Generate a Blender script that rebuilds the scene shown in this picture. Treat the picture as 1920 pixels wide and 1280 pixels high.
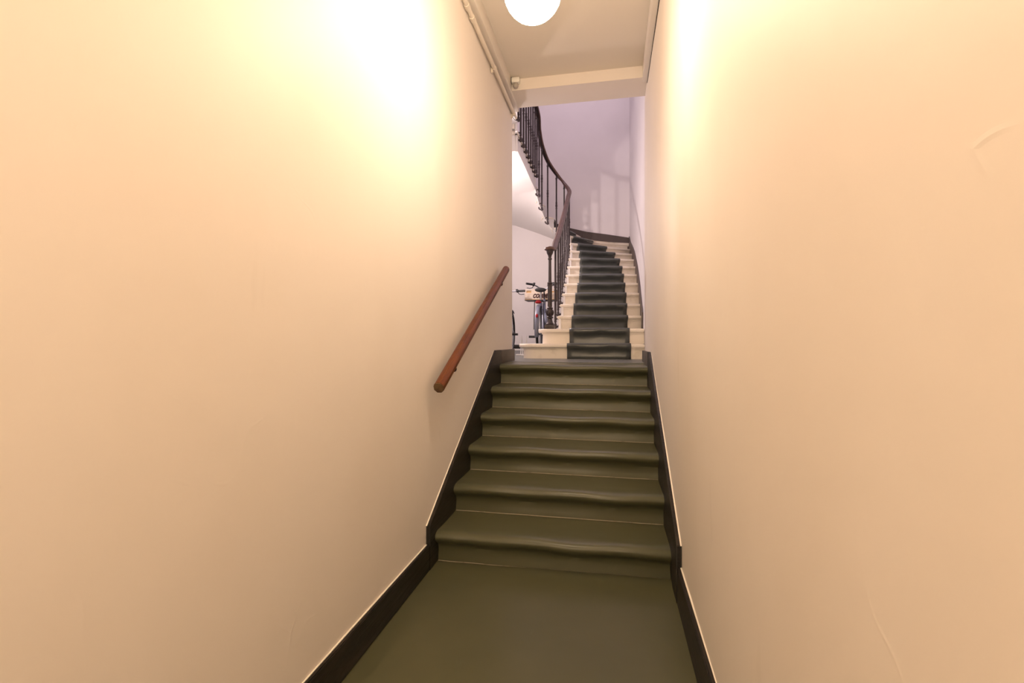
import bpy, bmesh, math, random
from mathutils import Vector, Matrix
random.seed(7)
PI = math.pi
sc = bpy.context.scene
for o in list(bpy.data.objects): bpy.data.objects.remove(o)

# ------------------------------------------------------------------ camera, world, lights, exposure
cam = bpy.data.cameras.new('camera'); cam.sensor_width = 36; cam.lens = 916/1920*36
cam.shift_y = -3/1920; cam.clip_start = .02
co = bpy.data.objects.new('camera', cam); sc.collection.objects.link(co)
co.location = (0, 0, 1.25); co.rotation_euler = (PI/2, 0, math.radians(11.36))
sc.camera = co
sc.view_settings.view_transform = 'Standard'; sc.view_settings.look = 'None'
sc.view_settings.gamma = 1; sc.view_settings.use_curve_mapping = False
sc.view_settings.exposure = 0.0
w = bpy.data.worlds.new('world'); sc.world = w; w.use_nodes = True
w.node_tree.nodes['Background'].inputs[0].default_value = (.8, .85, 1, 1)
w.node_tree.nodes['Background'].inputs[1].default_value = 0.0
GLOBE_STRENGTH = 80.0
WARM = (1.0, .70, .37)
def light(name, kind, loc, power, col, size=.2, size_y=None, rot=(0, 0, 0)):
    l = bpy.data.lights.new(name, kind); l.energy = power; l.color = col
    if kind == 'AREA':
        l.size = size
        if size_y: l.shape = 'RECTANGLE'; l.size_y = size_y
    else: l.shadow_soft_size = size
    o = bpy.data.objects.new(name, l); sc.collection.objects.link(o); o.location = loc; o.rotation_euler = rot
    return o
light('stairwell_daylight', 'AREA', (-.6, 7.2, 7.3), 52, (.94, .76, .88), 1.6, 2.4)
light('hall_lamp', 'POINT', (-2.0, 6.68, 2.93), 98, (1.0, .83, .80), .06)
light('entrance_fill', 'AREA', (-.33, -3.7, 2.0), 34, (1, .78, .52), .9, 1.5, (PI/2, 0, 0))  # unseen fill light, added behind the camera to lift risers and white stairs

# ------------------------------------------------------------------ helpers
def link(o): sc.collection.objects.link(o); return o
def tag(o, label=None, cat=None, group=None, kind=None):
    if label: o['label'] = label
    if cat: o['category'] = cat
    if group: o['group'] = group
    if kind: o['kind'] = kind
    return o
def empty(name, loc=(0, 0, 0), rz=0):
    o = link(bpy.data.objects.new(name, None)); o.location = loc; o.rotation_euler = (0, 0, rz); o.empty_display_size = .1
    return o
def obj(name, bm, m, parent=None, smooth=True, kind=None):
    bmesh.ops.recalc_face_normals(bm, faces=bm.faces)
    me = bpy.data.meshes.new(name); bm.to_mesh(me); bm.free()
    if smooth:
        for p in me.polygons: p.use_smooth = True
        me.set_sharp_from_angle(angle=math.radians(38))
    me.materials.append(m)
    o = link(bpy.data.objects.new(name, me))
    if parent: o.parent = parent
    if kind: o['kind'] = kind
    return o
def box(bm, x0, x1, y0, y1, z0, z1, bev=0):
    vs = [bm.verts.new((x, y, z)) for z in (z0, z1) for y in (y0, y1) for x in (x0, x1)]
    fs = [bm.faces.new([vs[i] for i in f]) for f in ((0, 2, 3, 1), (4, 5, 7, 6), (0, 1, 5, 4), (2, 6, 7, 3), (0, 4, 6, 2), (1, 3, 7, 5))]
    if bev: bmesh.ops.bevel(bm, geom=list({e for f in fs for e in f.edges}), offset=bev, segments=2, affect='EDGES', profile=.5)
def prism(bm, pts, z0, z1, bev=0, seg=3):
    a = [bm.verts.new((x, y, z0)) for x, y in pts]; b = [bm.verts.new((x, y, z1)) for x, y in pts]
    n = len(pts); fs = [bm.faces.new(a[::-1]), bm.faces.new(b)]
    for i in range(n): fs.append(bm.faces.new((a[i], a[(i+1) % n], b[(i+1) % n], b[i])))
    if bev:
        es = list({e for f in fs[:2] for e in f.edges})
        bmesh.ops.bevel(bm, geom=es, offset=bev, segments=seg, affect='EDGES', profile=.5)
def prism_x(bm, pts, x0, x1, nx=1, fn=None):
    """extrude a (y,z) polygon along x"""
    cols = []
    for i in range(nx+1):
        x = x0+(x1-x0)*i/nx
        cols.append([bm.verts.new(fn(x, y, z) if fn else (x, y, z)) for y, z in pts])
    n = len(pts)
    for i in range(nx):
        for j in range(n): bm.faces.new((cols[i][j], cols[i][(j+1) % n], cols[i+1][(j+1) % n], cols[i+1][j]))
    bm.faces.new(cols[0][::-1]); bm.faces.new(cols[-1])
def lathe(bm, prof, n=16, M=None):
    M = M or Matrix.Identity(4); rings = []
    for r, z in prof:
        rings.append([bm.verts.new(M @ Vector((max(r, 1e-4)*math.cos(2*PI*i/n), max(r, 1e-4)*math.sin(2*PI*i/n), z))) for i in range(n)])
    for a, b in zip(rings, rings[1:]):
        for i in range(n): bm.faces.new((a[i], a[(i+1) % n], b[(i+1) % n], b[i]))
    bm.faces.new(rings[0][::-1]); bm.faces.new(rings[-1])
def frames(pts, up):
    out = []
    for i, p in enumerate(pts):
        t = (pts[min(i+1, len(pts)-1)]-pts[max(i-1, 0)])
        if t.length < 1e-9: t = Vector((0, 0, 1))
        t.normalize()
        s = t.cross(up)
        if s.length < 1e-3: s = t.cross(Vector((0, 1, 0)))
        s.normalize(); out.append((p, s, s.cross(t).normalized()))
    return out
def sweep(bm, pts, sec, up=Vector((0, 0, 1)), closed=False):
    """sec: list of (side, up) offsets or function i->list"""
    pts = [Vector(p) for p in pts]
    if closed: fr = frames([pts[-1]]+pts+[pts[0]], up)[1:-1]
    else: fr = frames(pts, up)
    rings = [[bm.verts.new(p+s*a+u*b) for a, b in (sec(i) if callable(sec) else sec)] for i, (p, s, u) in enumerate(fr)]
    n = len(rings[0]); prs = list(zip(rings, rings[1:]))+([(rings[-1], rings[0])] if closed else [])
    for a, b in prs:
        for i in range(n): bm.faces.new((a[i], a[(i+1) % n], b[(i+1) % n], b[i]))
    if not closed: bm.faces.new(rings[0][::-1]); bm.faces.new(rings[-1])
def circ(r, n=10, ry=None): return [(r*math.cos(2*PI*i/n), (ry or r)*math.sin(2*PI*i/n)) for i in range(n)]
def tube(bm, pts, r, n=8, closed=False, up=Vector((0, 0, 1))): sweep(bm, pts, circ(r, n), up, closed)
def catmull(pts, k=6):
    P = [Vector(p) for p in pts]; out = []
    for i in range(len(P)-1):
        a, b, c, d = P[max(i-1, 0)], P[i], P[i+1], P[min(i+2, len(P)-1)]
        for j in range(k):
            t = j/k
            out.append(.5*((2*b)+(c-a)*t+(2*a-5*b+4*c-d)*t*t+(3*b-a-3*c+d)*t**3))
    out.append(P[-1]); return out
def ellipsoid(bm, c, rx, ry, rz, M=None, seg=14):
    ret = bmesh.ops.create_uvsphere(bm, u_segments=seg, v_segments=seg//2+2, radius=1)
    T = Matrix.Translation(c) @ (M or Matrix.Identity(4)) @ Matrix.Diagonal((rx, ry, rz, 1))
    bmesh.ops.transform(bm, matrix=T, verts=ret['verts'])
def copy_tree(o, parent=None):
    c = link(o.copy())
    if parent: c.parent = parent
    for ch in list(o.children): copy_tree(ch, c)
    return c

# ------------------------------------------------------------------ materials
def mat(name, col, rough=.5, metal=0, bump=None, var=None, spec=.5, emit=None, coat=0):
    """bump: list of (scale, strength, detail, stretch); var: (scale, other colour, lo, hi, stretch)"""
    m = bpy.data.materials.new(name); m.use_nodes = True; nt = m.node_tree; N = nt.nodes; L = nt.links
    b = N['Principled BSDF']; b.inputs['Base Color'].default_value = (*col, 1); b.inputs['Roughness'].default_value = rough
    b.inputs['Metallic'].default_value = metal; b.inputs['Specular IOR Level'].default_value = spec
    b.inputs['Coat Weight'].default_value = coat
    tc = N.new('ShaderNodeTexCoord')
    def noise(scale, detail, stretch):
        mp = N.new('ShaderNodeMapping'); mp.inputs['Scale'].default_value = stretch
        L.new(tc.outputs['Object'], mp.inputs[0])
        n = N.new('ShaderNodeTexNoise'); n.inputs['Scale'].default_value = scale; n.inputs['Detail'].default_value = detail
        L.new(mp.outputs[0], n.inputs['Vector']); return n
    if var:
        prev = None
        for (scale, c2, lo, hi, st) in (var if isinstance(var, list) else [var]):
            n = noise(scale, 3, st); r = N.new('ShaderNodeMapRange'); r.inputs[1].default_value = lo; r.inputs[2].default_value = hi
            L.new(n.outputs[0], r.inputs[0]); mx = N.new('ShaderNodeMix'); mx.data_type = 'RGBA'
            L.new(r.outputs[0], mx.inputs[0])
            if prev: L.new(prev.outputs[2], mx.inputs[6])
            else: mx.inputs[6].default_value = (*col, 1)
            mx.inputs[7].default_value = (*c2, 1); prev = mx
        L.new(prev.outputs[2], b.inputs['Base Color'])
    if bump:
        prev = None
        for (scale, strength, detail, st) in bump:
            n = noise(scale, detail, st); bp = N.new('ShaderNodeBump'); bp.inputs['Strength'].default_value = strength; bp.inputs['Distance'].default_value = .01
            L.new(n.outputs[0], bp.inputs['Height'])
            if prev: L.new(prev.outputs[0], bp.inputs['Normal'])
            prev = bp
        L.new(prev.outputs[0], b.inputs['Normal'])
    if emit:
        b.inputs['Emission Color'].default_value = (*emit[0], 1); b.inputs['Emission Strength'].default_value = emit[1]
    return m
U = (1, 1, 1)
def wall_mat(name, col, dirt, dirt2):
    m = mat(name, col, .55, bump=[(1.1, .35, 1, U), (9, .10, 3, U)],
            var=[(1.3, dirt, .45, .95, (1, 1, .6)), (5, dirt2, .70, 1.0, (1, 1.2, .35))])
    nt = m.node_tree; N = nt.nodes; L = nt.links
    # hairline plaster scars: thin broken ridges from a warped cell pattern
    tc = N['Texture Coordinate']
    n = N.new('ShaderNodeTexNoise'); n.inputs['Scale'].default_value = 2.2; L.new(tc.outputs['Object'], n.inputs['Vector'])
    mxv = N.new('ShaderNodeMix'); mxv.data_type = 'VECTOR'; mxv.inputs[0].default_value = .35
    L.new(tc.outputs['Object'], mxv.inputs[4]); L.new(n.outputs['Color'], mxv.inputs[5])
    v = N.new('ShaderNodeTexVoronoi'); v.feature = 'DISTANCE_TO_EDGE'; v.inputs['Scale'].default_value = 2.6
    L.new(mxv.outputs[1], v.inputs['Vector'])
    r = N.new('ShaderNodeMapRange'); r.inputs[1].default_value = 0; r.inputs[2].default_value = .012; r.inputs[3].default_value = 1; r.inputs[4].default_value = 0
    L.new(v.outputs['Distance'], r.inputs[0])
    n2 = N.new('ShaderNodeTexNoise'); n2.inputs['Scale'].default_value = 3.1; n2.inputs['Detail'].default_value = 3; L.new(tc.outputs['Object'], n2.inputs['Vector'])
    r2 = N.new('ShaderNodeMapRange'); r2.inputs[1].default_value = .56; r2.inputs[2].default_value = .66
    L.new(n2.outputs[0], r2.inputs[0])
    mu = N.new('ShaderNodeMath'); mu.operation = 'MULTIPLY'; L.new(r.outputs[0], mu.inputs[0]); L.new(r2.outputs[0], mu.inputs[1])
    bp = N.new('ShaderNodeBump'); bp.inputs['Strength'].default_value = .2; bp.inputs['Distance'].default_value = .003
    L.new(mu.outputs[0], bp.inputs['Height'])
    b = N['Principled BSDF']; old = b.inputs['Normal'].links[0].from_socket
    L.new(old, bp.inputs['Normal']); L.new(bp.outputs[0], b.inputs['Normal'])
    return m
M = {}
M['wall'] = wall_mat('cream_wall_paint', (.80, .732, .667), (.75, .67, .59), (.62, .56, .49))
M['hall'] = mat('hall_wall_paint', (.78, .74, .74), .6, bump=[(1.2, .2, 2, U), (120, .04, 2, U)], var=(1.5, (.72, .68, .68), .45, .9, U))
M['ceil'] = mat('ceiling_paint', (.76, .70, .62), .6, bump=[(2, .15, 2, U), (90, .04, 2, U)])
M['trimc'] = mat('cream_trim_paint', (.80, .74, .66), .4, bump=[(30, .1, 3, U)])
M['edge'] = mat('cream_paint_edge', (.86, .80, .70), .5)
M['lino'] = mat('green_linoleum', (.080, .080, .042), .31, bump=[(3, .4, 2, U)],
                var=[(2.2, (.090, .088, .046), .4, .8, U), (38, (.085, .09, .05), .66, .85, (1, .25, 1))], spec=.35)
M['lino_top'] = mat('grey_landing_linoleum', (.12, .125, .115), .42, bump=[(3, .3, 3, U)], var=(12, (.15, .145, .13), .5, .8, (1, .3, 1)))
M['joint'] = mat('pale_joint_bead', (.36, .31, .22), .6, var=(14, (.12, .10, .07), .52, .7, U))
M['black'] = mat('black_painted_wood', (.012, .009, .006), .45, bump=[(18, .4, 3, (1, .3, 3))], var=(9, (.032, .022, .014), .5, .85, (1, .4, 2)), spec=.4)
M['greyboard'] = mat('grey_brown_board', (.085, .068, .055), .5, bump=[(18, .3, 3, (1, .3, 3))], var=(7, (.12, .10, .08), .45, .8, U))  # landing-end boards, lighter and greyer than the black ones
M['brown'] = mat('dark_brown_skirting', (.065, .045, .040), .45, bump=[(18, .3, 4, (1, .3, 3))])
M['white'] = mat('white_stair_paint', (.87, .79, .68), .45, bump=[(14, .25, 4, U)], var=[(6, (.62, .55, .43), .55, .85, U), (40, (.40, .33, .25), .72, .85, U)])
M['soffit'] = mat('white_soffit_plaster', (.80, .77, .75), .6, bump=[(2, .15, 2, U)])
M['runner'] = mat('dark_green_runner', (.066, .072, .068), .32, bump=[(6, .2, 3, U)], var=(9, (.080, .086, .080), .4, .8, U))
M['iron'] = mat('dark_cast_iron', (.050, .038, .040), .42, metal=.3, bump=[(60, .3, 3, U)], var=(30, (.09, .07, .06), .55, .8, U))
M['railwood'] = mat('brown_handrail_wood', (.085, .038, .028), .35, bump=[(10, .15, 3, (1, .2, 1))], var=(8, (.14, .07, .05), .45, .75, (3, .3, 3)), coat=.1)
M['mahogany'] = mat('red_mahogany_wood', (.125, .031, .003), .32, bump=[(20, .08, 2, (3, .4, 3))], var=[(6, (.075, .014, .004), .45, .75, (3, .5, 3))], coat=.0, spec=.35)
M['endgrain'] = mat('worn_end_grain', (.13, .075, .03), .5, bump=[(60, .3, 3, U)], var=(40, (.06, .03, .012), .45, .7, U))
M['globe'] = mat('opal_glass_globe', (.9, .88, .82), .25, emit=((1, .795, .58), GLOBE_STRENGTH))
M['brass'] = mat('brass', (.5, .35, .13), .3, metal=1)
M['pvc'] = mat('cream_painted_pipe', (.74, .66, .56), .4, bump=[(40, .1, 3, U)])
M['sensor'] = mat('white_sensor_plastic', (.82, .80, .74), .35)
M['lens'] = mat('grey_sensor_lens', (.38, .34, .30), .3)
M['rubber'] = mat('black_rubber', (.015, .015, .017), .6)
M['steel'] = mat('brushed_steel', (.45, .46, .50), .3, metal=.9)
M['bframe'] = mat('blue_grey_frame_paint', (.17, .18, .27), .3, coat=.4)
M['fender'] = mat('silver_blue_fender', (.15, .16, .21), .4, metal=.2)
M['blackp'] = mat('black_plastic', (.018, .018, .02), .4)
M['red'] = mat('red_reflector', (.26, .005, .008), .5, spec=.2)
M['crate'] = mat('pale_crate_wood', (.64, .54, .44), .6, bump=[(20, .2, 3, (1, 1, 6))], var=(10, (.56, .46, .36), .5, .8, (1, 1, 5)))
M['cratein'] = mat('tan_crate_inside', (.52, .33, .15), .7)
M['ink'] = mat('dark_brown_print', (.05, .012, .010), .6)
M['inkfaint'] = mat('faded_brown_print', (.40, .28, .20), .6)
M['whitem'] = mat('white_enamel', (.78, .76, .74), .35)
M['void'] = mat('dark_gap', (.03, .02, .015), .9)

# ------------------------------------------------------------------ dimensions
XL, XR, YE, H = -.979, .330, 4.88, 3.71
R1, Y1, T1 = .1733, 2.635, .3245          # lower flight
ZL = 1.04                                  # hall floor
R2 = .17
XHL, YB, ZT = -2.6, 9.5, 7.4
def XW(y): return .36+.042*math.sin(PI*min(max((y-5.2)/4.3, 0), 1))

def wall_grid(name, plane, const, a0, a1, z0, z1, na, nz, m, thick, bow=None):
    """slab with one subdivided face; plane 'x' : x=const(+bow), a = y"""
    bm = bmesh.new(); g = []
    for i in range(na+1):
        a = a0+(a1-a0)*i/na; row = []
        for j in range(nz+1):
            z = z0+(z1-z0)*j/nz; c = const+(bow(a, z) if bow else 0)
            row.append((bm.verts.new((c, a, z) if plane == 'x' else (a, c, z)), bm.verts.new((const+thick, a, z) if plane == 'x' else (a, const+thick, z))))
        g.append(row)
    for i in range(na):
        for j in range(nz):
            for s in (0, 1): bm.faces.new((g[i][j][s], g[i+1][j][s], g[i+1][j+1][s], g[i][j+1][s]))
    for j in range(nz):
        for i in (0, na): bm.faces.new((g[i][j][0], g[i][j+1][0], g[i][j+1][1], g[i][j][1]))
    for i in range(na):
        for j in (0, nz): bm.faces.new((g[i][j][0], g[i+1][j][0], g[i+1][j][1], g[i][j][1]))
    return obj(name, bm, m, kind='structure')

# ------------------------------------------------------------------ structure: the corridor
def soft(a, z): return .0025*math.sin(a*1.7+z*1.1)+.0015*math.sin(a*3.1-z*2.3)
wall_grid('wall_left', 'x', XL, -3.9, YE, 0, 3.9, 60, 20, M['wall'], -.14, lambda a, z: soft(a, z)*(1 if a < 4.6 else 0))
wall_grid('wall_right', 'x', XR, -3.9, YE+.05, 0, 3.9, 60, 20, M['wall'], .25, lambda a, z: soft(a+2, z)*(1 if a < 4.6 else 0))
wall_grid('wall_back', 'y', -3.9, XL-.14, XR+.25, 0, 3.9, 2, 2, M['wall'], -.12)
bm = bmesh.new(); box(bm, XL-.14, XR+.25, -4.0, 4.5, -.12, 0); obj('floor', bm, M['lino'], kind='structure')
bm = bmesh.new(); box(bm, XL-.14, XR+.25, -4.0, 4.53, H, H+.15); obj('ceiling', bm, M['ceil'], kind='structure')
# wall over the opening: its foot is the beam seen at the corridor's end
bm = bmesh.new(); box(bm, XL-.14, XR+.25, 4.53, YE, 3.605, 3.9); box(bm, XL-.14, XR+.25, YE-.2, YE, 3.9, ZT); obj('wall_above_opening', bm, M['wall'], kind='structure', smooth=False)
# boxed-in runs along the ceiling
bm = bmesh.new(); box(bm, XL, -.912, -3.9, 4.90, 3.575, H, .004); tag(obj('trim_1', bm, M['trimc']), kind='structure')
bm = bmesh.new(); box(bm, .285, XR+.02, -3.9, 4.56, 3.575, H, .004); tag(obj('trim_2', bm, M['trimc']), kind='structure')
bm = bmesh.new(); box(bm, .3265, XR+.02, -3.9, 4.57, 3.5715, 3.575); tag(obj('trim_3', bm, M['void']), kind='structure')

# baseboards + sloping strings up the lower flight
def board_profile(left):
    if left: return dict(flat=.138, y0=2.507, za=.240, yb=4.07, zb=1.160)
    return dict(flat=.172, y0=2.42, za=.275, yb=4.12, zb=1.150)
for side in ('left', 'right'):
    L = side == 'left'; p = board_profile(L)
    xa, xb = (XL, XL+.02) if L else (XR-.02, XR)
    bm = bmesh.new(); prism_x(bm, [(-3.9, 0), (p['y0'], 0), (p['y0'], p['flat']), (-3.9, p['flat'])], xa, xb)
    bmesh.ops.bevel(bm, geom=bm.edges[:], offset=.004, segments=2, affect='EDGES')
    obj('baseboard_'+side, bm, M['black'], kind='structure')
    bm = bmesh.new()
    prism_x(bm, [(p['y0'], 0), (p['y0']+.15, 0), (3.6, .35), (4.3, .75), (4.30, p['zb']), (p['yb'], p['zb']), (p['y0'], p['za'])], xa-(0 if L else .002), xb+(.002 if L else 0))
    bmesh.ops.bevel(bm, geom=bm.edges[:], offset=.003, segments=2, affect='EDGES')
    obj('baseboard_%s_string' % side, bm, M['black'], kind='structure')
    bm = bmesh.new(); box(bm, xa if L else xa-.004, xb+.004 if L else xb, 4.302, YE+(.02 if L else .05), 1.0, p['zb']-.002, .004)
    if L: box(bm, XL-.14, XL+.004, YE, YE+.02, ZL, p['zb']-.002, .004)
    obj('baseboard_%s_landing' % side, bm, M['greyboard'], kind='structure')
    # cream paint edge where the wall meets the boards
    bm = bmesh.new(); e = .0022; xe = (xa-.001, xb+.0005) if L else (xa-.0005, xb+.001)
    for (ya, z1, yb, z2) in ((-3.9, p['flat'], p['y0'], p['flat']), (p['y0'], p['za'], p['yb'], p['zb'])):
        prism_x(bm, [(ya, z1), (yb, z2), (yb, z2+e), (ya, z1+e)], *( (XL-.002, XL+.005) if L else (XR-.005, XR+.002)))
    obj('trim_paint_edge_'+side, bm, M['edge'], kind='structure')

# ------------------------------------------------------------------ structure: the hall / stairwell
bm = bmesh.new(); box(bm, XHL-.1, XW(7)+.3, 4.60, YB+.1, .85, ZL); obj('floor_hall', bm, M['lino_top'], kind='structure')
wall_grid('wall_hall_right', 'x', .36, YE, YB, ZL-.1, ZT, 40, 2, M['hall'], .3, lambda a, z: XW(a)-.36)
wall_grid('wall_hall_back', 'y', YB, XHL-.1, .7, ZL-.1, ZT, 2, 2, M['hall'], .12)
wall_grid('wall_hall_left', 'x', XHL, YE-.2, YB, ZL-.1, ZT, 2, 2, M['hall'], -.12)
bm = bmesh.new(); box(bm, XHL, XL-.14, YE-.14, YE, ZL-.1, ZT); obj('wall_hall_front', bm, M['hall'], kind='structure', smooth=False)
bm = bmesh.new(); box(bm, XHL-.1, .8, YE-.3, YB+.1, ZT, ZT+.1); obj('ceiling_stairwell', bm, M['hall'], kind='structure', smooth=False)
bm = bmesh.new(); box(bm, XHL, -.72, YB-.022, YB, ZL+.035, ZL+.115, .003); obj('baseboard_hall_back', bm, M['black'], kind='structure')
bm = bmesh.new(); box(bm, XHL, -.72, YB-.035, YB, ZL, ZL+.036, .003); obj('trim_hall_back', bm, M['whitem'], kind='structure')

# ------------------------------------------------------------------ lower flight: one thing, each step a part
lower = empty('lower_staircase', (0, Y1, 0)); tag(lower, 'short lower flight of six steps wholly covered in dark green linoleum, between the corridor walls', 'staircase')
def lower_step(k):
    y0 = Y1+k*T1; z0 = k*R1; last = k == 5
    dep = (4.86-y0) if last else T1+.004
    nose = [(-.001, 0), (.006, .028), (.011, .055), (.011, .078), (.001, .093), (-.012, .105), (-.026, .115), (-.037, .125), (-.0435, .136), (-.0445, .147), (-.039, .157), (-.029, .165), (-.014, .1705), (.004, .1730), (.035, .1735), (.10, .172), (.2, .172), (dep, .1733)]
    pts = [(y0+a, z0+b) for a, b in nose]+[(y0+dep, z0-.03), (y0, z0-.03)]
    a1, a2, a3 = [random.uniform(-1, 1) for _ in range(3)]
    def fn(x, y, z):
        t = (x-XL)/(XR-XL); u = min(max((z-z0)/R1, 0), 1); fr = 1 if y < y0+.02 else 0
        wob = (.005*math.sin(3.1*t*PI+a1*3)+.003*math.sin(7*t*PI+a2*3))*u*fr
        return (x, y-Y1+.03*t+wob, z-.011*t+(.003*math.sin(5*t*PI+a3*4) if fr and u > .5 and u < 1 else 0))
    bm = bmesh.new(); prism_x(bm, pts, XL+.021, XR-.021, 26, fn)
    obj('step', bm, M['lino'], lower)
    bm = bmesh.new(); wv = .0022
    P = [Vector((XL+.024+(XR-XL-.048)*i/30, 0, 0)) for i in range(31)]
    pts = []
    for p in P:
        x, y, z = fn(p.x, y0, z0); pts.append((x, y-.003+.0012*math.sin(p.x*23+k), z+.0025))
    tube(bm, pts, wv, 6)
    obj('joint_bead', bm, M['joint'], lower)
for k in range(6): lower_step(k)

# ------------------------------------------------------------------ upper stair
up = empty('winding_staircase', (0, 5.44, ZL)); tag(up, 'white painted open-string winding stair beyond the corridor, curving up left to a gallery', 'staircase')
OFF = Vector((0, -5.44, -ZL))
def zt(k): return ZL-.005+R2*k
inner = {3: (-.635, 5.97), 4: (-.64, 6.34), 5: (-.645, 6.67), 6: (-.65, 6.99), 7: (-.652, 7.30), 8: (-.655, 7.60), 9: (-.655, 7.86), 10: (-.655, 8.12), 11: (-.66, 8.35),
         12: (-.70, 8.54), 13: (-.82, 8.66), 14: (-.98, 8.62), 15: (-1.10, 8.42), 16: (-1.155, 8.08), 17: (-1.17, 7.82)}
outer = {3: 6.14, 4: 6.49, 5: 6.80, 6: 7.13, 7: 7.46, 8: 7.84, 9: 8.20, 10: 8.66, 11: 9.16}
outerp = {k: (XW(y)-.002, y) for k, y in outer.items()}
outerp.update({12: (.358, 9.46), 13: (-.55, YB-.001), 14: (-1.0, YB-.001), 15: (-1.4, YB-.001), 16: (-1.85, YB-.001), 17: (XHL+.001, 8.35)})
bend = {12: [(-.29, 9.12), (-.02, 9.32)]}
def nline(k): return [inner[k]]+bend.get(k, [])+[outerp[k]]
def offline(line, d):
    """shift a line backwards (uphill) by d, square to its own run"""
    out = []
    for i, p in enumerate(line):
        a = Vector(line[max(i-1, 0)]); b = Vector(line[min(i+1, len(line)-1)]); t = (b-a).normalized(); n = Vector((-t.y, t.x))
        out.append((p[0]+n.x*d, p[1]+n.y*d))
    return out
def sub(pts): return [(x, y-5.44) for x, y in pts]
TH = .042
def make_step(poly_tread, poly_riser, k, mould=None):
    bm = bmesh.new(); prism(bm, sub(poly_tread), zt(k)-TH-ZL, zt(k)-ZL, .017, 3); obj('tread', bm, M['white'], up)
    bm = bmesh.new(); prism(bm, sub(poly_riser), zt(k-1)-ZL+.001, zt(k)-TH-ZL+.002)
    if mould: prism(bm, sub(mould), zt(k)-TH-.018-ZL, zt(k)-TH-ZL+.002, .005, 2)
    obj('riser', bm, M['white'], up)
def rounded(xl, y0, yb, r):
    """left-rounded step outline from the right wall, round the end, and back"""
    pts = [(XW(y0)-.002, y0)]
    pts += [(xl+r-r*math.sin(a), y0+r-r*math.cos(a)) for a in [i*PI/2/8 for i in range(9)]]
    pts += [(xl+.01, y0+r+(yb-y0-r)*.6), (xl+.05, yb), (XW(yb)-.002, yb)]
    return pts
for k, (xl, y0, yb, r) in {1: (-1.03, 5.43, 5.92, .13), 2: (-.82, 5.545, 6.03, .11)}.items():
    make_step(rounded(xl, y0, yb, r), rounded(xl+.045, y0+.04, yb-.01, r), k, rounded(xl+.034, y0+.029, yb-.01, r))
for k in range(3, 17):
    n0, n1 = nline(k), nline(k+1)
    back = offline(n1, .05)
    # tread: nosing line out over the string, back to under the next riser
    d = (Vector(n0[0])-Vector(n0[1])).normalized(); d1 = (Vector(n1[0])-Vector(n1[1])).normalized()
    fi = (n0[0][0]+d.x*.0, n0[0][1]+d.y*.0)
    tread = [fi]+n0[1:]
    if k in (11,): tread += [(XW(9.3)-.004, 9.46)]
    if k == 12: tread += [(.357, YB-.001)]
    if k == 16: tread += [(XHL, YB)]
    tread += [(x, y) for x, y in reversed(back)]
    rl = offline(n0, .034); rl[0] = (rl[0][0]-d.x*.03, rl[0][1]-d.y*.03)
    rb = offline(n0, .055); rb[0] = (rb[0][0]-d.x*.03, rb[0][1]-d.y*.03)
    mo = offline(n0, .024); mo[0] = (mo[0][0]-d.x*.02, mo[0][1]-d.y*.02)
    make_step(tread, rl+rb[::-1], k, mo+rb[::-1])
# riser and nosing to the gallery
ZG = zt(17)
n0 = nline(17); rl = offline(n0, .034); rb = offline(n0, .055)
bm = bmesh.new(); prism(bm, sub(rl+rb[::-1]), zt(16)-ZL, ZG-TH-ZL); obj('riser', bm, M['white'], up)
bm = bmesh.new(); prism(bm, sub([(-1.17, 7.82), (XHL, 8.35), (XHL, 6.12), (-1.155, 6.12)]), ZG-TH-ZL, ZG-ZL, .012, 2); obj('gallery_floor', bm, M['white'], up)
# steps going on up from the gallery, turning over the hall
inner2 = {18: (-1.155, 6.12), 19: (-1.10, 5.80), 20: (-1.02, 5.52), 21: (-.86, 5.30), 22: (-.66, 5.16)}
outer2 = {18: (XHL, 6.12), 19: (XHL, 5.6), 20: (XHL, 5.1), 21: (-1.7, YE), 22: (-1.0, YE)}
for k in range(18, 22):
    n0 = [inner2[k], outer2[k]]; n1 = [inner2[k+1], outer2[k+1]]
    nb = [(n1[0][0], n1[0][1]-.04), (n1[1][0], max(n1[1][1]-.04, YE))]
    poly = [n0[0], n0[1]]+([(XHL, YE)] if k == 20 else [])+nb[::-1]
    ro = [(x+(.0 if i else -.03), y-.034) for i, (x, y) in enumerate(n0)]; r2 = [(x, y-.02) for x, y in ro]
    if k < 21: make_step(poly, ro+r2[::-1], k)
# soffit + open string: loft along nosing lines (outer side against the wall)
def lerp(a, b, t): return (a[0]+(b[0]-a[0])*t, a[1]+(b[1]-a[1])*t)
rows = []
for k in range(3, 17):
    for j in range(4):
        t = j/4; i0 = inner[k]; i1 = inner[k+1]
        rows.append((k+t, lerp(i0, i1, t), lerp(outerp[k], outerp[k+1], t) if k != 16 else ((XHL, YB) if j == 2 else lerp((-1.85, YB), (XHL, YB), t*2) if j < 2 else lerp((XHL, YB), (XHL, 8.35), (t-.5)*2))))
rows.append((17, inner[17], outerp[17]))
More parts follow.
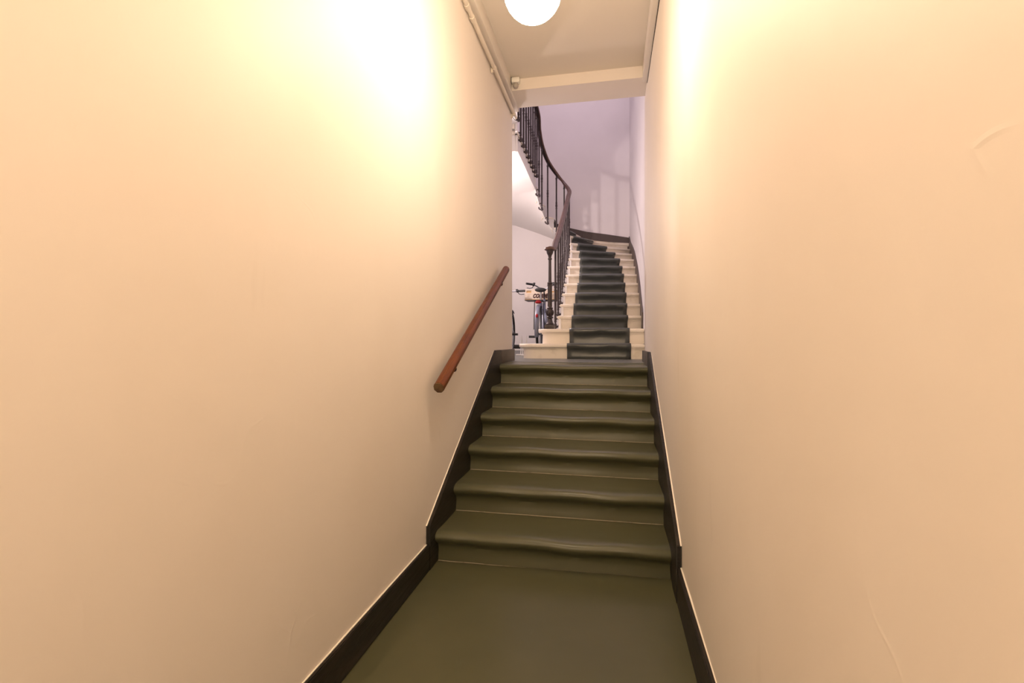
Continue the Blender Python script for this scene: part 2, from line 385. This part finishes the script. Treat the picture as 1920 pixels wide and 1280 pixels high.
# smooth the inner edge
ins = [r[1] for r in rows]
for _ in range(3): ins = [ins[0]]+[((a[0]+2*b[0]+c[0])/4, (a[1]+2*b[1]+c[1])/4) for a, b, c in zip(ins, ins[1:], ins[2:])]+[ins[-1]]
rows = [(t, i, o) for (t, _, o), i in zip(rows, ins)]
def zs(t): return min(ZL+R2*(t-1)-.075, 3.69)
bm = bmesh.new(); N_ = 8; g = []
path = [(zs(t), i, o) for t, i, o in rows]
path += [(3.69, (-1.17, 7.4), (XHL, 7.4)), (3.69, (-1.16, 6.8), (XHL, 6.8)), (3.69, (-1.155, 6.2), (XHL, 6.2)), (3.96, (-1.15, 6.15), (XHL, 6.15)), (3.99, (-1.13, 6.05), (XHL, 6.0)), (4.06, (-1.08, 5.78), (XHL, 5.6)), (4.22, (-1.0, 5.5), (XHL, 5.1)), (4.40, (-.85, 5.28), (-1.7, YE))]
for z, i, o in path:
    # pull inner edge in from the treads' nosing returns
    d = (Vector(o)-Vector(i)).normalized()*.022; i = (i[0]+d.x, i[1]+d.y)
    g.append([(bm.verts.new((*lerp(i, o, s/N_), z)), bm.verts.new((*lerp(i, o, s/N_), z+.03))) for s in range(N_+1)])
for a, b in zip(g, g[1:]):
    for s in range(N_):
        bm.faces.new((a[s][0], b[s][0], b[s+1][0], a[s+1][0])); bm.faces.new((a[s][1], b[s][1], b[s+1][1], a[s+1][1]))
    for s in (0, N_): bm.faces.new((a[s][0], b[s][0], b[s][1], a[s][1]))
for e in (g[0], g[-1]):
    for s in range(N_): bm.faces.new((e[s][0], e[s+1][0], e[s+1][1], e[s][1]))
bmesh.ops.translate(bm, vec=OFF, verts=bm.verts); obj('soffit', bm, M['soffit'], up)
# string: closes the step ends, sawtooth top
bm = bmesh.new(); prevv = None
def tread_top(t):
    return zt(math.floor(t+1e-6))-TH+.004
for idx in range(len(path)-1):
    z0_, i0, o0 = path[idx]; z1_, i1, o1 = path[idx+1]
    if idx < len(rows)-1: ztop = tread_top(rows[idx][0]+.01)
    elif i1[1] > 6.15: ztop = ZG-TH+.004
    else: ztop = zt(18+max(0, min(3, [6.05, 5.78, 5.5, 5.28].index(i0[1]) if i0[1] in (6.05, 5.78, 5.5, 5.28) else 0)))-TH if i0[1] < 6.15 else ZG-TH
    da = (Vector(o0)-Vector(i0)).normalized(); db = (Vector(o1)-Vector(i1)).normalized()
    A = [Vector(i0)+da*.016, Vector(i1)+db*.016, Vector(i1)+db*.045, Vector(i0)+da*.045]
    lo = [bm.verts.new((p.x, p.y, z)) for p, z in zip(A, (z0_-.006, z1_-.006, z1_-.006, z0_-.006))]
    hi = [bm.verts.new((p.x, p.y, ztop)) for p in A]
    bm.faces.new(lo[::-1]); bm.faces.new(hi)
    for q in range(4): bm.faces.new((lo[q], lo[(q+1) % 4], hi[(q+1) % 4], hi[q]))
bmesh.ops.translate(bm, vec=OFF, verts=bm.verts); obj('open_string', bm, M['soffit'], up, smooth=False)
# wall strings (dark skirting climbing with the steps)
bm = bmesh.new(); prev = None
ys = [5.9+i*.1 for i in range(36)]
def nose_z(y):
    ks = [(5.47, zt(1)), (5.60, zt(2))]+[(outer[k], zt(k)) for k in range(3, 12)]+[(9.46, zt(12))]
    for (a, za), (b, zb) in zip(ks, ks[1:]):
        if y <= b: return za+(zb-za)*(y-a)/(b-a)
    return zt(12)
for y in ys+[YB]:
    x = XW(y); zz = nose_z(min(y, 9.46))+(.13 if y > 5.95 else .10)
    c = [bm.verts.new(v) for v in ((x-.016, y, zz-.32), (x, y, zz-.32), (x, y, zz), (x-.016, y, zz))]
    if prev:
        for q in range(4): bm.faces.new((prev[q], prev[(q+1) % 4], c[(q+1) % 4], c[q]))
    else: bm.faces.new(c[::-1])
    prev = c
bm.faces.new(prev); obj('baseboard_stair_right', bm, M['brown'], kind='structure')
bm = bmesh.new(); prev = None
for x, z in ((.38, 3.175), (.36, 3.178), (-.06, 3.26), (-.44, 3.325), (-.79, 3.42), (-1.2, 3.58), (-1.6, 3.74), (-2.0, 3.9), (XHL, 4.06)):
    c = [bm.verts.new(v) for v in ((x, YB-.018, z-.42), (x, YB, z-.42), (x, YB, z), (x, YB-.018, z))]
    for v in c:
        if v.co.z < z-.1 and x < -.5: v.co.z = z-.22
    if prev:
        for q in range(4): bm.faces.new((prev[q], prev[(q+1) % 4], c[(q+1) % 4], c[q]))
    else: bm.faces.new(c[::-1])
    prev = c
bm.faces.new(prev); obj('baseboard_stair_back', bm, M['brown'], kind='structure')

# ------------------------------------------------------------------ runner
cl = {1: ((-.470, 5.43), (.222, 5.43)), 2: ((-.452, 5.545), (.212, 5.545)), 3: ((-.462, 6.0), (.212, 6.112)), 4: ((-.465, 6.366), (.214, 6.465)), 5: ((-.466, 6.693), (.215, 6.775)), 6: ((-.46, 7.015), (.21, 7.104)),
      7: ((-.453, 7.33), (.20, 7.430)), 8: ((-.463, 7.643), (.185, 7.795)), 9: ((-.475, 7.918), (.155, 8.125)), 10: ((-.50, 8.199), (.082, 8.508)), 11: ((-.547, 8.438), (-.06, 8.83)), 12: ((-.640, 8.625), (-.31, 9.10)),
      13: ((-.78, 8.78), (-.64, 9.22)), 14: ((-.985, 8.78), (-.995, 9.26)), 15: ((-1.16, 8.60), (-1.33, 9.28)), 16: ((-1.25, 8.28), (-1.72, 9.23)), 17: ((-1.40, 7.90), (-1.95, 8.10))}
def runner():
    prof = []           # list of rows: (left point, right point)
    def V(p, z): return Vector((p[0], p[1], z))
    for k in range(1, 18):
        L_, R_ = Vector(cl[k][0]), Vector(cl[k][1]); t = (R_-L_).normalized(); n = Vector((-t.y, t.x))
        zb = zt(k-1)+.004; zt_ = zt(k)
        for d, z in ((.022, zb), (.029, zb+.035), (.031, zb+.066), (.027, zb+.088), (.016, zb+.106), (.002, zb+.119), (-.008, zb+.131), (-.012, zb+.146), (-.007, zt_-.008), (.006, zt_+.004)):
            prof.append((V(L_+n*d, z), V(R_+n*d, z)))
        if k < 17:
            L2, R2_ = Vector(cl[k+1][0]), Vector(cl[k+1][1]); t2 = (R2_-L2).normalized(); n2 = Vector((-t2.y, t2.x))
            for f in (.4, .8):
                a = (L_+n*.05).lerp(L2+n2*.028, f); b = (R_+n*.05).lerp(R2_+n2*.028, f); prof.append((V(a, zt_+.005), V(b, zt_+.005)))
        else:
            prof.append((Vector((-1.45, 6.3, zt_+.005)), Vector((-2.05, 6.3, zt_+.005))))
    bm = bmesh.new(); NX = 12; g = []
    for i, (a, b) in enumerate(prof):
        row = []
        for j in range(NX+1):
            p = a.lerp(b, j/NX); k = i//12
            p.y += .004*math.sin(j*.9+k*2.1)*(1 if (i % 12) in (3, 4, 5, 6) else 0)
            row.append(bm.verts.new(p))
        g.append(row)
    for a, b in zip(g, g[1:]):
        for j in range(NX): bm.faces.new((a[j], a[j+1], b[j+1], b[j]))
    o = obj('stair_runner', bm, M['runner'])
    md = o.modifiers.new('t', 'SOLIDIFY'); md.thickness = .005; md.offset = 1
    tag(o, 'dark green-grey runner down the middle of the white painted stair', 'carpet')
runner()

# ------------------------------------------------------------------ balustrade
bal = empty('balustrade', (-.685, 5.64, zt(2))); tag(bal, 'dark iron balustrade with brown wooden handrail curving up the white winding stair', 'railing')
BO = bal.location.copy()
def newel():
    bm = bmesh.new()
    sq = [(-.052, -.052), (.052, -.052), (.052, .052), (-.052, .052)]
    prism(bm, sq, 0, .05, .008, 2)
    lathe(bm, [(.046, .05), (.048, .06), (.036, .075), (.029, .10), (.026, .12), (.038, .128), (.040, .138), (.030, .146), (.026, .155), (.034, .17), (.041, .19), (.040, .21), (.030, .228), (.035, .236), (.035, .246), (.024, .256),
               (.0225, .27), (.0225, .50), (.032, .505), (.032, .515), (.025, .52), (.031, .527), (.031, .537), (.020, .545), (.0185, .56), (.0165, .80), (.024, .808), (.024, .818), (.017, .826), (.021, .85), (.034, .875), (.038, .885), (.038, .90), (.045, .905), (.045, .912)], 20)
    for a in range(10):   # fluting ribs on the lower shaft and leaves on the ball
        M_ = Matrix.Rotation(a*2*PI/10, 4, 'Z')
        tube(bm, [M_ @ Vector((.0225, 0, z)) for z in (.262, .38, .498)], .0035, 5, up=Vector((0, 1, 0)))
        tube(bm, [M_ @ Vector((r, 0, z)) for r, z in ((.030, .155), (.041, .175), (.044, .195), (.036, .22))], .0045, 5, up=Vector((0, 1, 0)))
    return obj('newel_post', bm, M['iron'], bal)
newel()
def baluster_mesh(length, d):
    """shaft with collars, base hook pointing toward -side (bracket onto the string)"""
    bm = bmesh.new(); Lh = length
    pr = [(.0085, 0), (.017, .004), (.019, .018), (.012, .03), (.010, .045), (.016, .052), (.016, .060), (.0140, .068), (.0135, Lh*.42), (.017, Lh*.43), (.017, Lh*.44), (.013, Lh*.45), (.018, Lh*.47), (.018, Lh*.49), (.013, Lh*.51), (.017, Lh*.52), (.017, Lh*.53), (.013, Lh*.54),
          (.013, Lh-.09), (.017, Lh-.085), (.019, Lh-.07), (.011, Lh-.055), (.0135, Lh-.03), (.0135, Lh)]
    lathe(bm, pr, 8)
    ellipsoid(bm, (0, 0, -.010), .025, .023, .024, seg=10)
    # scroll bracket reaching from the shaft foot to the string
    tube(bm, [(0, 0, .012), (.012, 0, -.004), (.028, 0, -.006), (.042, 0, .004), (.052, 0, .02), (.048, 0, .034)], .013, 6, up=Vector((0, 1, 0)))
    tube(bm, [(0, 0, .075), (.015, 0, .09), (.032, 0, .095), (.048, 0, .080)], .010, 6, up=Vector((0, 1, 0)))
    return bm
me_cache = {}
first = [None]
posts = []
def add_baluster(x, y, zb, ztp, ang):
    Lh = round(ztp-zb, 2)
    if Lh not in me_cache:
        o = obj('baluster', baluster_mesh(Lh, 0), M['iron'], bal); me_cache[Lh] = o
    else:
        o = link(me_cache[Lh].copy()); o.parent = bal
    o.location = Vector((x, y, zb))-BO; o.rotation_euler = (0, 0, ang)
HR = .90
rail = [Vector((-.685, 5.64, 2.310)), Vector((-.665, 5.72, 2.315)), Vector((-.652, 5.80, 2.345))]
for k in range(3, 12):
    i = inner[k]; y = i[1]+.07; x = i[0]-.03
    z = zt(k)
    top = z+HR-.005
    add_baluster(x, y, z-.125, top, 0)
    rail.append(Vector((x+.0, y, top+.01)))
for (x, y, k, a) in ((-.79, 8.575, 12, 70), (-.925, 8.56, 13, 95), (-1.055, 8.37, 14, 150), (-1.118, 8.09, 15, 170), (-1.135, 7.89, 16, 178)):
    z = zt(k); top = z+HR+.005
    add_baluster(x, y, z-.15, top, math.radians(a)); rail.append(Vector((x, y, top+.01)))
ZR = ZG+.93
for j in range(8):
    y = 7.69-j*.205; add_baluster(-1.14, y, ZG-.07, ZR-.01, PI)
    if j % 2 == 0: rail.append(Vector((-1.12, y, ZR-(.05 if j == 0 else 0))))
for (x, y, k, a) in ((-1.12, 5.98, 18, 190), (-1.055, 5.66, 19, 200), (-.95, 5.42, 20, 215)):
    z = zt(k); add_baluster(x, y, z-.1, z+HR, math.radians(a)); rail.append(Vector((x+.01, y, z+HR+.01)))
cv = catmull(rail, 6)
bm = bmesh.new()
sec = [(-.036, -.006), (-.028, -.018), (.028, -.018), (.036, -.006), (.036, .008), (.027, .020), (.010, .026), (-.010, .026), (-.027, .020), (-.036, .008)]
sweep(bm, [p-BO for p in cv], sec); obj('handrail', bm, M['railwood'], bal)
bm = bmesh.new(); lathe(bm, [(.040, .912), (.060, .916), (.064, .924), (.064, .936), (.058, .945), (.03, .95)], 24); obj('volute_cap', bm, M['railwood'], bal)
bm = bmesh.new(); sweep(bm, [p-BO-Vector((0, 0, .021)) for p in cv[6:]], [(-.016, -.004), (.016, -.004), (.016, .004), (-.016, .004)]); obj('core_rail', bm, M['iron'], bal)

# ------------------------------------------------------------------ wall handrail
A, B = Vector((-.910, 2.515, .990)), Vector((-.910, 4.265, 1.880))
wr = empty('wall_handrail', A); tag(wr, 'sloping mahogany handrail on the cream corridor wall beside the green steps', 'handrail')
d = (B-A).normalized(); n8 = [(.032*math.cos(PI/8+i*PI/4), .034*math.sin(PI/8+i*PI/4)) for i in range(8)]
bm = bmesh.new(); sweep(bm, [Vector(), B-A], n8)
bmesh.ops.bevel(bm, geom=bm.edges[:], offset=.004, segments=2, affect='EDGES'); obj('rail', bm, M['mahogany'], wr, smooth=False)
bm = bmesh.new(); n8b = [(a*.93, b*.93) for a, b in n8]; sweep(bm, [d*-.0015, d*.004], n8b); tag(obj('end_face', bm, M['endgrain'], wr), 'worn brown lower end of the rail')
for f in (.155, .885):
    p = (B-A)*f; xo = XL-A.x
    bm = bmesh.new()
    tube(bm, [p+Vector((0, 0, -.022)), p+Vector((-.004, 0, -.048)), p+Vector((-.03, 0, -.072)), p+Vector((xo, 0, -.080))], .008, 10, up=Vector((0, 1, 0)))
    ellipsoid(bm, p+Vector((-.002, 0, -.052)), .017, .017, .017, seg=12)
    lathe(bm, [(.020, 0), (.020, .004), (.015, .010), (.009, .012)], 18, Matrix.Translation(p+Vector((xo, 0, -.080))) @ Matrix.Rotation(PI/2, 4, 'Y'))
    obj('bracket', bm, M['iron'], wr)

# ------------------------------------------------------------------ globe lamps
def globe_lamp(x, y, label):
    t = empty('globe_pendant', (x, y, H)); tag(t, label, 'lamp')
    bm = bmesh.new(); ellipsoid(bm, (0, 0, 2.765-H), .126, .126, .126, seg=32); obj('glass_globe', bm, M['globe'], t)
    bm = bmesh.new(); zt0 = 2.765-H+.12
    lathe(bm, [(.04, zt0-.01), (.045, zt0+.004), (.045, zt0+.02), (.02, zt0+.045), (.006, zt0+.055), (.006, -.03), (.02, -.03), (.05, -.012), (.05, 0)], 20); obj('rod', bm, M['brass'], t)
    return t
globe_lamp(-.33, 2.10, 'glowing opal glass globe hanging below the corridor ceiling over the lower steps')
globe_lamp(-.33, -.75, 'unseen glowing globe added behind the camera to fill the corridor with light')  # added out of view to raise the light along the near walls
globe_lamp(-.33, -2.7, 'unseen glowing globe added by the entrance end wall as fill light')  # another added globe out of view, more fill for the corridor

# ------------------------------------------------------------------ pipe along the left wall under the ceiling
pp = empty('conduit_pipe', (-.953, 0, 3.53)); tag(pp, 'cream painted conduit pipe running along the top of the corridor wall', 'pipe')
bm = bmesh.new(); tube(bm, [(0, -3.1, -.02), (0, 1, -.02), (.001, 3, -.012), (0, 4.2, .0), (0, 4.86, .004), (0, 4.94, .004)], .0165, 14); obj('pipe', bm, M['pvc'], pp)
for y in (3.20, 3.33): 
    bm = bmesh.new(); tube(bm, [(0, y-.025, -.011), (0, y+.025, -.011)], .0205, 14); obj('coupling', bm, M['pvc'], pp)
for y in (1.2, 2.4, 3.98, 4.83):
    bm = bmesh.new(); zz = -.004 if y > 3.5 else -.014
    tube(bm, [(0, y-.012, zz), (0, y+.012, zz)], .0205, 12); box(bm, -.026, -.012, y-.012, y+.012, zz-.04, zz+.03, .002); ellipsoid(bm, (-.010, y, zz-.030), .005, .006, .006, seg=8)
    obj('clip', bm, M['pvc'], pp)

# motion detector on the beam
md = empty('motion_detector', (-.868, 4.53, 3.665)); tag(md, 'small white motion detector on the beam in the upper corner by the pipe', 'detector')
bm = bmesh.new(); box(bm, -.040, .040, -.060, 0, -.012, .04, .014); obj('housing', bm, M['sensor'], md)
bm = bmesh.new(); ellipsoid(bm, (0, -.035, -.030), .027, .027, .030, seg=16); obj('lens', bm, M['lens'], md)

# ------------------------------------------------------------------ bicycles (x across, y forward, z up from hall floor)
def wheel(parent, y, rot=0):
    r = .33
    bm = bmesh.new(); tube(bm, [(0, r*math.cos(a), r*math.sin(a)) for a in [i*2*PI/40 for i in range(40)]], .019, 10, True, Vector((1, 0, 0)))
    t = obj('wheel', bm, M['rubber'], parent); t.location = (0, y, .349); t.rotation_euler = (0, 0, rot)
    bm = bmesh.new(); tube(bm, [(0, (r-.022)*math.cos(a), (r-.022)*math.sin(a)) for a in [i*2*PI/40 for i in range(40)]], .009, 6, True, Vector((1, 0, 0)))
    obj('rim', bm, M['steel'], t)
    bm = bmesh.new()
    for i in range(28):
        a = i*2*PI/28; s = .028 if i % 2 else -.028
        tube(bm, [(s, .018*math.cos(a+.5), .018*math.sin(a+.5)), (0, .305*math.cos(a), .305*math.sin(a))], .0012, 4, up=Vector((1, 0, 0)))
    lathe(bm, [(.012, -.05), (.022, -.03), (.022, -.026), (.014, -.02), (.014, .02), (.022, .026), (.022, .03), (.012, .05)], 12, Matrix.Rotation(PI/2, 4, 'Y'))
    s = obj('spokes', bm, M['steel'], t)
    return t
def fender(parent, y, a0, a1, z0=.349, rot=0):
    bm = bmesh.new(); rr = .368
    sec = [(-.030, -.010), (-.026, .001), (-.012, .008), (.012, .008), (.026, .001), (.030, -.010), (.024, -.012), (.020, -.002), (.010, .004), (-.010, .004), (-.020, -.002), (-.024, -.012)]
    pts = [Vector((0, rr*math.cos(a), rr*math.sin(a))) for a in [a0+(a1-a0)*i/16 for i in range(17)]]
    rings = []
    for p in pts:
        n = p.normalized(); rings.append([bm.verts.new(p+Vector((s, 0, 0))+n*u) for s, u in sec])
    for a, b in zip(rings, rings[1:]):
        for i in range(12): bm.faces.new((a[i], a[(i+1) % 12], b[(i+1) % 12], b[i]))
    bm.faces.new(rings[0][::-1]); bm.faces.new(rings[-1])
    o = obj('fender', bm, M['fender'], parent); o.location = (0, y, z0); o.rotation_euler = (0, 0, rot); return o
def tubes(name, m, parent, segs):
    bm = bmesh.new()
    for pts, r in segs: tube(bm, pts, r, 8, up=Vector((1, 0, 0)) if abs(Vector(pts[-1]).x-Vector(pts[0]).x) < .08 else Vector((0, 0, 1)))
    return obj(name, bm, m, parent)
def bicycle(x, y, label, bars_z, grip_rise, frame_m, steer=0, sweep_y=.16, crank_a=0.2, carrier=True, rz=math.radians(2.5)):
    b = empty('bicycle', (x, y, ZL), rz); tag(b, label, 'bicycle')
    WB = 1.08; bb = Vector((0, .44, .29)); hd0 = Vector((0, .88, .62)); hd1 = Vector((0, .84, .84)); seat = Vector((0, .27, .80))
    wheel(b, 0); wheel(b, WB, steer)
    segs = [([bb, hd0], .020), ([bb, bb.lerp(seat, 1)], .016), ([seat.lerp(bb, .25), hd1], .017), ([hd0-Vector((0, 0, .03)), hd1+Vector((0, 0, .03))], .021)]
    for s in (-1, 1):
        segs += [([Vector((s*.045, 0, .349)), Vector((s*.03, .36, .295)), bb], .010), ([Vector((s*.05, 0, .349)), Vector((s*.03, .20, .68)), seat.lerp(bb, .2)], .009)]
    tubes('frame', frame_m, b, segs)
    f = []
    for s in (-1, 1): f.append(([Vector((s*.055, WB, .349)), Vector((s*.05, WB-.10, .60)), Vector((s*.02, hd0.y+.02, hd0.z-.01))], .012))
    tubes('fork', frame_m, b, f+[([Vector((-.03, hd0.y+.02, hd0.z-.01)), Vector((.03, hd0.y+.02, hd0.z-.01))], .014)])
    fender(b, 0, math.radians(60), math.radians(196)); fender(b, WB, math.radians(60), math.radians(170), rot=steer)
    bm = bmesh.new()
    P = [Vector((0, .26, .80)), Vector((0, .245, .93))]; tube(bm, P, .0135, 10, up=Vector((1, 0, 0))); obj('seat_post', bm, M['steel'], b)
    bm = bmesh.new()
    rings = []
    for yy, wx, hz in ((-.10, .02, .02), (-.09, .07, .034), (-.05, .086, .042), (0, .080, .038), (.05, .045, .03), (.11, .026, .024), (.16, .02, .02), (.175, .008, .008)):
        rings.append([bm.verts.new((wx*math.cos(a), .24+yy, .955+hz*.8*math.sin(a))) for a in [i*2*PI/14 for i in range(14)]])
    for a, c in zip(rings, rings[1:]):
        for i in range(14): bm.faces.new((a[i], a[(i+1) % 14], c[(i+1) % 14], c[i]))
    bm.faces.new(rings[0][::-1]); bm.faces.new(rings[-1]); obj('saddle', bm, M['rubber'], b)
    # stem, bars, grips, levers
    bz = bars_z; yb_ = .84
    tubes('stem', M['blackp'], b, [([hd1, Vector((0, .80, bz-.02))], .010), ([Vector((0, .80, bz-.02)), Vector((0, yb_+.02, bz))], .014)])
    hb = [Vector((-.27, yb_-sweep_y, bz+grip_rise)), Vector((-.17, yb_-sweep_y*.6, bz+grip_rise*.85)), Vector((-.09, yb_, bz+grip_rise*.35)), Vector((0, yb_+.02, bz)), Vector((.09, yb_, bz+grip_rise*.35)), Vector((.17, yb_-sweep_y*.6, bz+grip_rise*.85)), Vector((.27, yb_-sweep_y, bz+grip_rise))]
    bm = bmesh.new(); tube(bm, catmull(hb, 4), .011, 8); obj('handlebar', bm, M['steel'], b)
    for s in (-1, 1):
        e = hb[0 if s < 0 else 6]; i_ = hb[1 if s < 0 else 5]; dd = (i_-e).normalized()
        bm = bmesh.new(); tube(bm, [e-dd*.005, e+dd*.03, e+dd*.10], .0175, 10); obj('grip', bm, M['rubber'], b)
        bm = bmesh.new(); c = e+dd*.125; ellipsoid(bm, c, .026, .024, .026, seg=10)
        tube(bm, [c+Vector((0, -.0, -.01)), c+Vector((s*.02, .035, -.045)), c+Vector((s*.06, .03, -.055)), c+Vector((s*.11, .01, -.05))], .006, 6)
        ellipsoid(bm, c+Vector((s*-.01, .0, .022)), .022, .014, .012, seg=10)
        obj('brake_lever', bm, M['blackp'], b)
    # cranks and pedals
    bm = bmesh.new(); lathe(bm, [(.085, -.003), (.085, .003)], 24, Matrix.Translation(bb+Vector((.055, 0, 0))) @ Matrix.Rotation(PI/2, 4, 'Y'))
    for s in (-1, 1):
        e = bb+Vector((s*.085, s*.165*math.cos(crank_a), s*.165*math.sin(crank_a))); tube(bm, [bb+Vector((s*.03, 0, 0)), bb+Vector((s*.07, 0, 0)), e], .009, 8)
    obj('crankset', bm, M['blackp'], b)
    for s in (-1, 1):
        e = bb+Vector((s*.135, s*.165*math.cos(crank_a), s*.165*math.sin(crank_a)))
        bm = bmesh.new()
        for dx in (-.04, 0, .04): box(bm, e.x+dx-.005, e.x+dx+.005, e.y-.045, e.y+.045, e.z-.014, e.z+.014, .003)
        for dy in (-.042, .042): box(bm, e.x-.045, e.x+.045, e.y+dy-.006, e.y+dy+.006, e.z-.017, e.z+.017, .003)
        tube(bm, [e+Vector((-s*.055, 0, 0)), e+Vector((s*.04, 0, 0))], .008, 8)
        obj('pedal', bm, M['blackp'], b)
    if carrier:
        sg = [([Vector((-.06, -.12, .775)), Vector((-.06, .26, .775))], .006), ([Vector((.06, -.12, .775)), Vector((.06, .26, .775))], .006)]
        bm = bmesh.new()
        for pts, r in sg: tube(bm, pts, r, 8, up=Vector((1, 0, 0)))
        for yy in (-.12, .0, .12): tube(bm, [Vector((-.066, yy, .775)), Vector((.066, yy, .775))], .006, 8)
        for s in (-1, 1): tube(bm, [Vector((s*.062, -.04, .775)), Vector((s*.075, -.02, .36))], .006, 8, up=Vector((1, 0, 0)))
        obj('luggage_carrier', bm, M['blackp'], b)
        bm = bmesh.new(); ellipsoid(bm, (0, -.135, .745), .046, .016, .020, seg=16); box(bm, -.03, .03, -.135, -.115, .755, .775, .004); tag(obj('tail_light', bm, M['red'], b), 'red rear lamp under the carrier')
        bm = bmesh.new(); ellipsoid(bm, (0, 0, 0), .019, .008, .032, seg=14); o = obj('reflector', bm, M['red'], b); o.location = (0, -.335, .545); o.rotation_euler = (math.radians(-32), 0, 0); tag(o, 'oval red reflector on the rear fender')
    return b
bicycle(-1.01, 7.03, 'grey-blue city bicycle seen from behind beside the newel post, carrying a wooden crate', 1.035, .075, M['bframe'], steer=.10)
bicycle(-1.60, 7.05, 'bicycle mostly hidden by the corridor wall, only black grip and pedal showing', 1.01, .0, M['blackp'], steer=0, sweep_y=.05, crank_a=.05)

# crate on the front of the bicycle
cr = empty('wooden_crate', (-1.135, 8.02, ZL+.885)); tag(cr, 'pale wooden crate with dark slanted lettering, carried on the front of the bicycle', 'crate')
W2, Hc, Dp = .258, .165, .34
bm = bmesh.new()          # panel facing the saddle, with two hand holes near the top corners
hx0, hx1, hz0, hz1 = .15, .232, .105, .145
for s in (-1, 1):
    xs = sorted((s*hx0, s*hx1)); xo = sorted((s*hx1, s*W2))
    box(bm, xs[0], xs[1], 0, .010, 0, hz0); box(bm, xs[0], xs[1], 0, .010, hz1, Hc); box(bm, xo[0], xo[1], 0, .010, 0, Hc)
box(bm, -hx0, hx0, 0, .010, 0, Hc); obj('lettered_panel', bm, M['crate'], cr, smooth=False)
bm = bmesh.new(); box(bm, -W2, W2, Dp-.010, Dp, 0, Hc); obj('far_panel', bm, M['cratein'], cr, smooth=False)
for s in (-1, 1):
    bm = bmesh.new(); xs = sorted((s*W2, s*(W2-.010))); box(bm, xs[0], xs[1], .010, Dp-.010, 0, Hc); obj('side_panel', bm, M['cratein'], cr, smooth=False)
bm = bmesh.new(); box(bm, -W2, W2, .0, Dp, -.010, 0); obj('base_panel', bm, M['cratein'], cr, smooth=False)
bm = bmesh.new(); box(bm, -W2-.004, W2+.004, -.004, Dp+.004, -.018, -.010); obj('metal_tray', bm, M['blackp'], cr, smooth=False)
bm = bmesh.new(); box(bm, -.237, -.145, .011, .06, .095, .15); obj('inner_block', bm, M['cratein'], cr, smooth=False)
# lettering: real outlines from the built-in font, slanted and thickened
def letters(txt, size, x, z, m, parent, name, shear=.35, ext=.0015, off=.0):
    c = bpy.data.curves.new(name, 'FONT'); c.body = txt; c.size = size; c.shear = shear; c.extrude = ext; c.offset = off; c.space_character = 1.08
    o = bpy.data.objects.new(name, c); sc.collection.objects.link(o)
    bpy.context.view_layer.update()
    me = bpy.data.meshes.new_from_object(o.evaluated_get(bpy.context.evaluated_depsgraph_get())); bpy.data.objects.remove(o)
    me.materials.clear(); me.materials.append(m); t = link(bpy.data.objects.new(name, me)); t.parent = parent
    t.location = (x, -.0012, z); t.rotation_euler = (PI/2, 0, 0); return t
letters('CONDE', .088, -.125, .024, M['ink'], cr, 'lettering', off=.0065).scale = (.74, 1, 1)
bm = bmesh.new()
for i, (wd, z) in enumerate(((.055, .082), (.04, .062), (.05, .048), (.035, .036))):
    for j in range(int(wd/.009)): box(bm, -.215+j*.009, -.215+j*.009+.006, -.0012, 0, z, z+.006)
tag(obj('small_print', bm, M['inkfaint'], cr, smooth=False), 'faded lines of small print', kind='stuff')
# front carrier under the crate, part of the same bicycle's look: bars to the steerer
fc = bpy.data.objects['bicycle']
tubes('front_carrier', M['blackp'], fc, [([Vector((-.10, 1.02, .862)), Vector((-.10, 1.30, .862))], .006), ([Vector((.10, 1.02, .862)), Vector((.10, 1.30, .862))], .006),
      ([Vector((-.10, 1.04, .862)), Vector((-.055, 1.09, .36))], .006), ([Vector((.10, 1.04, .862)), Vector((.055, 1.09, .36))], .006), ([Vector((-.11, 1.03, .862)), Vector((.11, 1.03, .862))], .006), ([Vector((0, .86, .80)), Vector((0, 1.04, .862))], .008)])

# white floor rack
rk = empty('bicycle_rack', (-1.125, 6.42, ZL)); tag(rk, 'low white metal floor rack, two upright prongs showing behind the bottom step', 'rack')
bm = bmesh.new(); box(bm, -.11, .11, -.02, .02, 0, .02, .004); box(bm, -.02, .02, -.14, .14, 0, .02, .004); obj('base', bm, M['whitem'], rk)
for s in (-1, 1):
    bm = bmesh.new(); c = s*.032
    tube(bm, [(c-.014*1, 0, .015), (c-.006, 0, .20), (c, 0, .262), (c+.006, 0, .20), (c+.014, 0, .015)], .0065, 8, up=Vector((0, 1, 0))); obj('prong', bm, M['whitem'], rk)
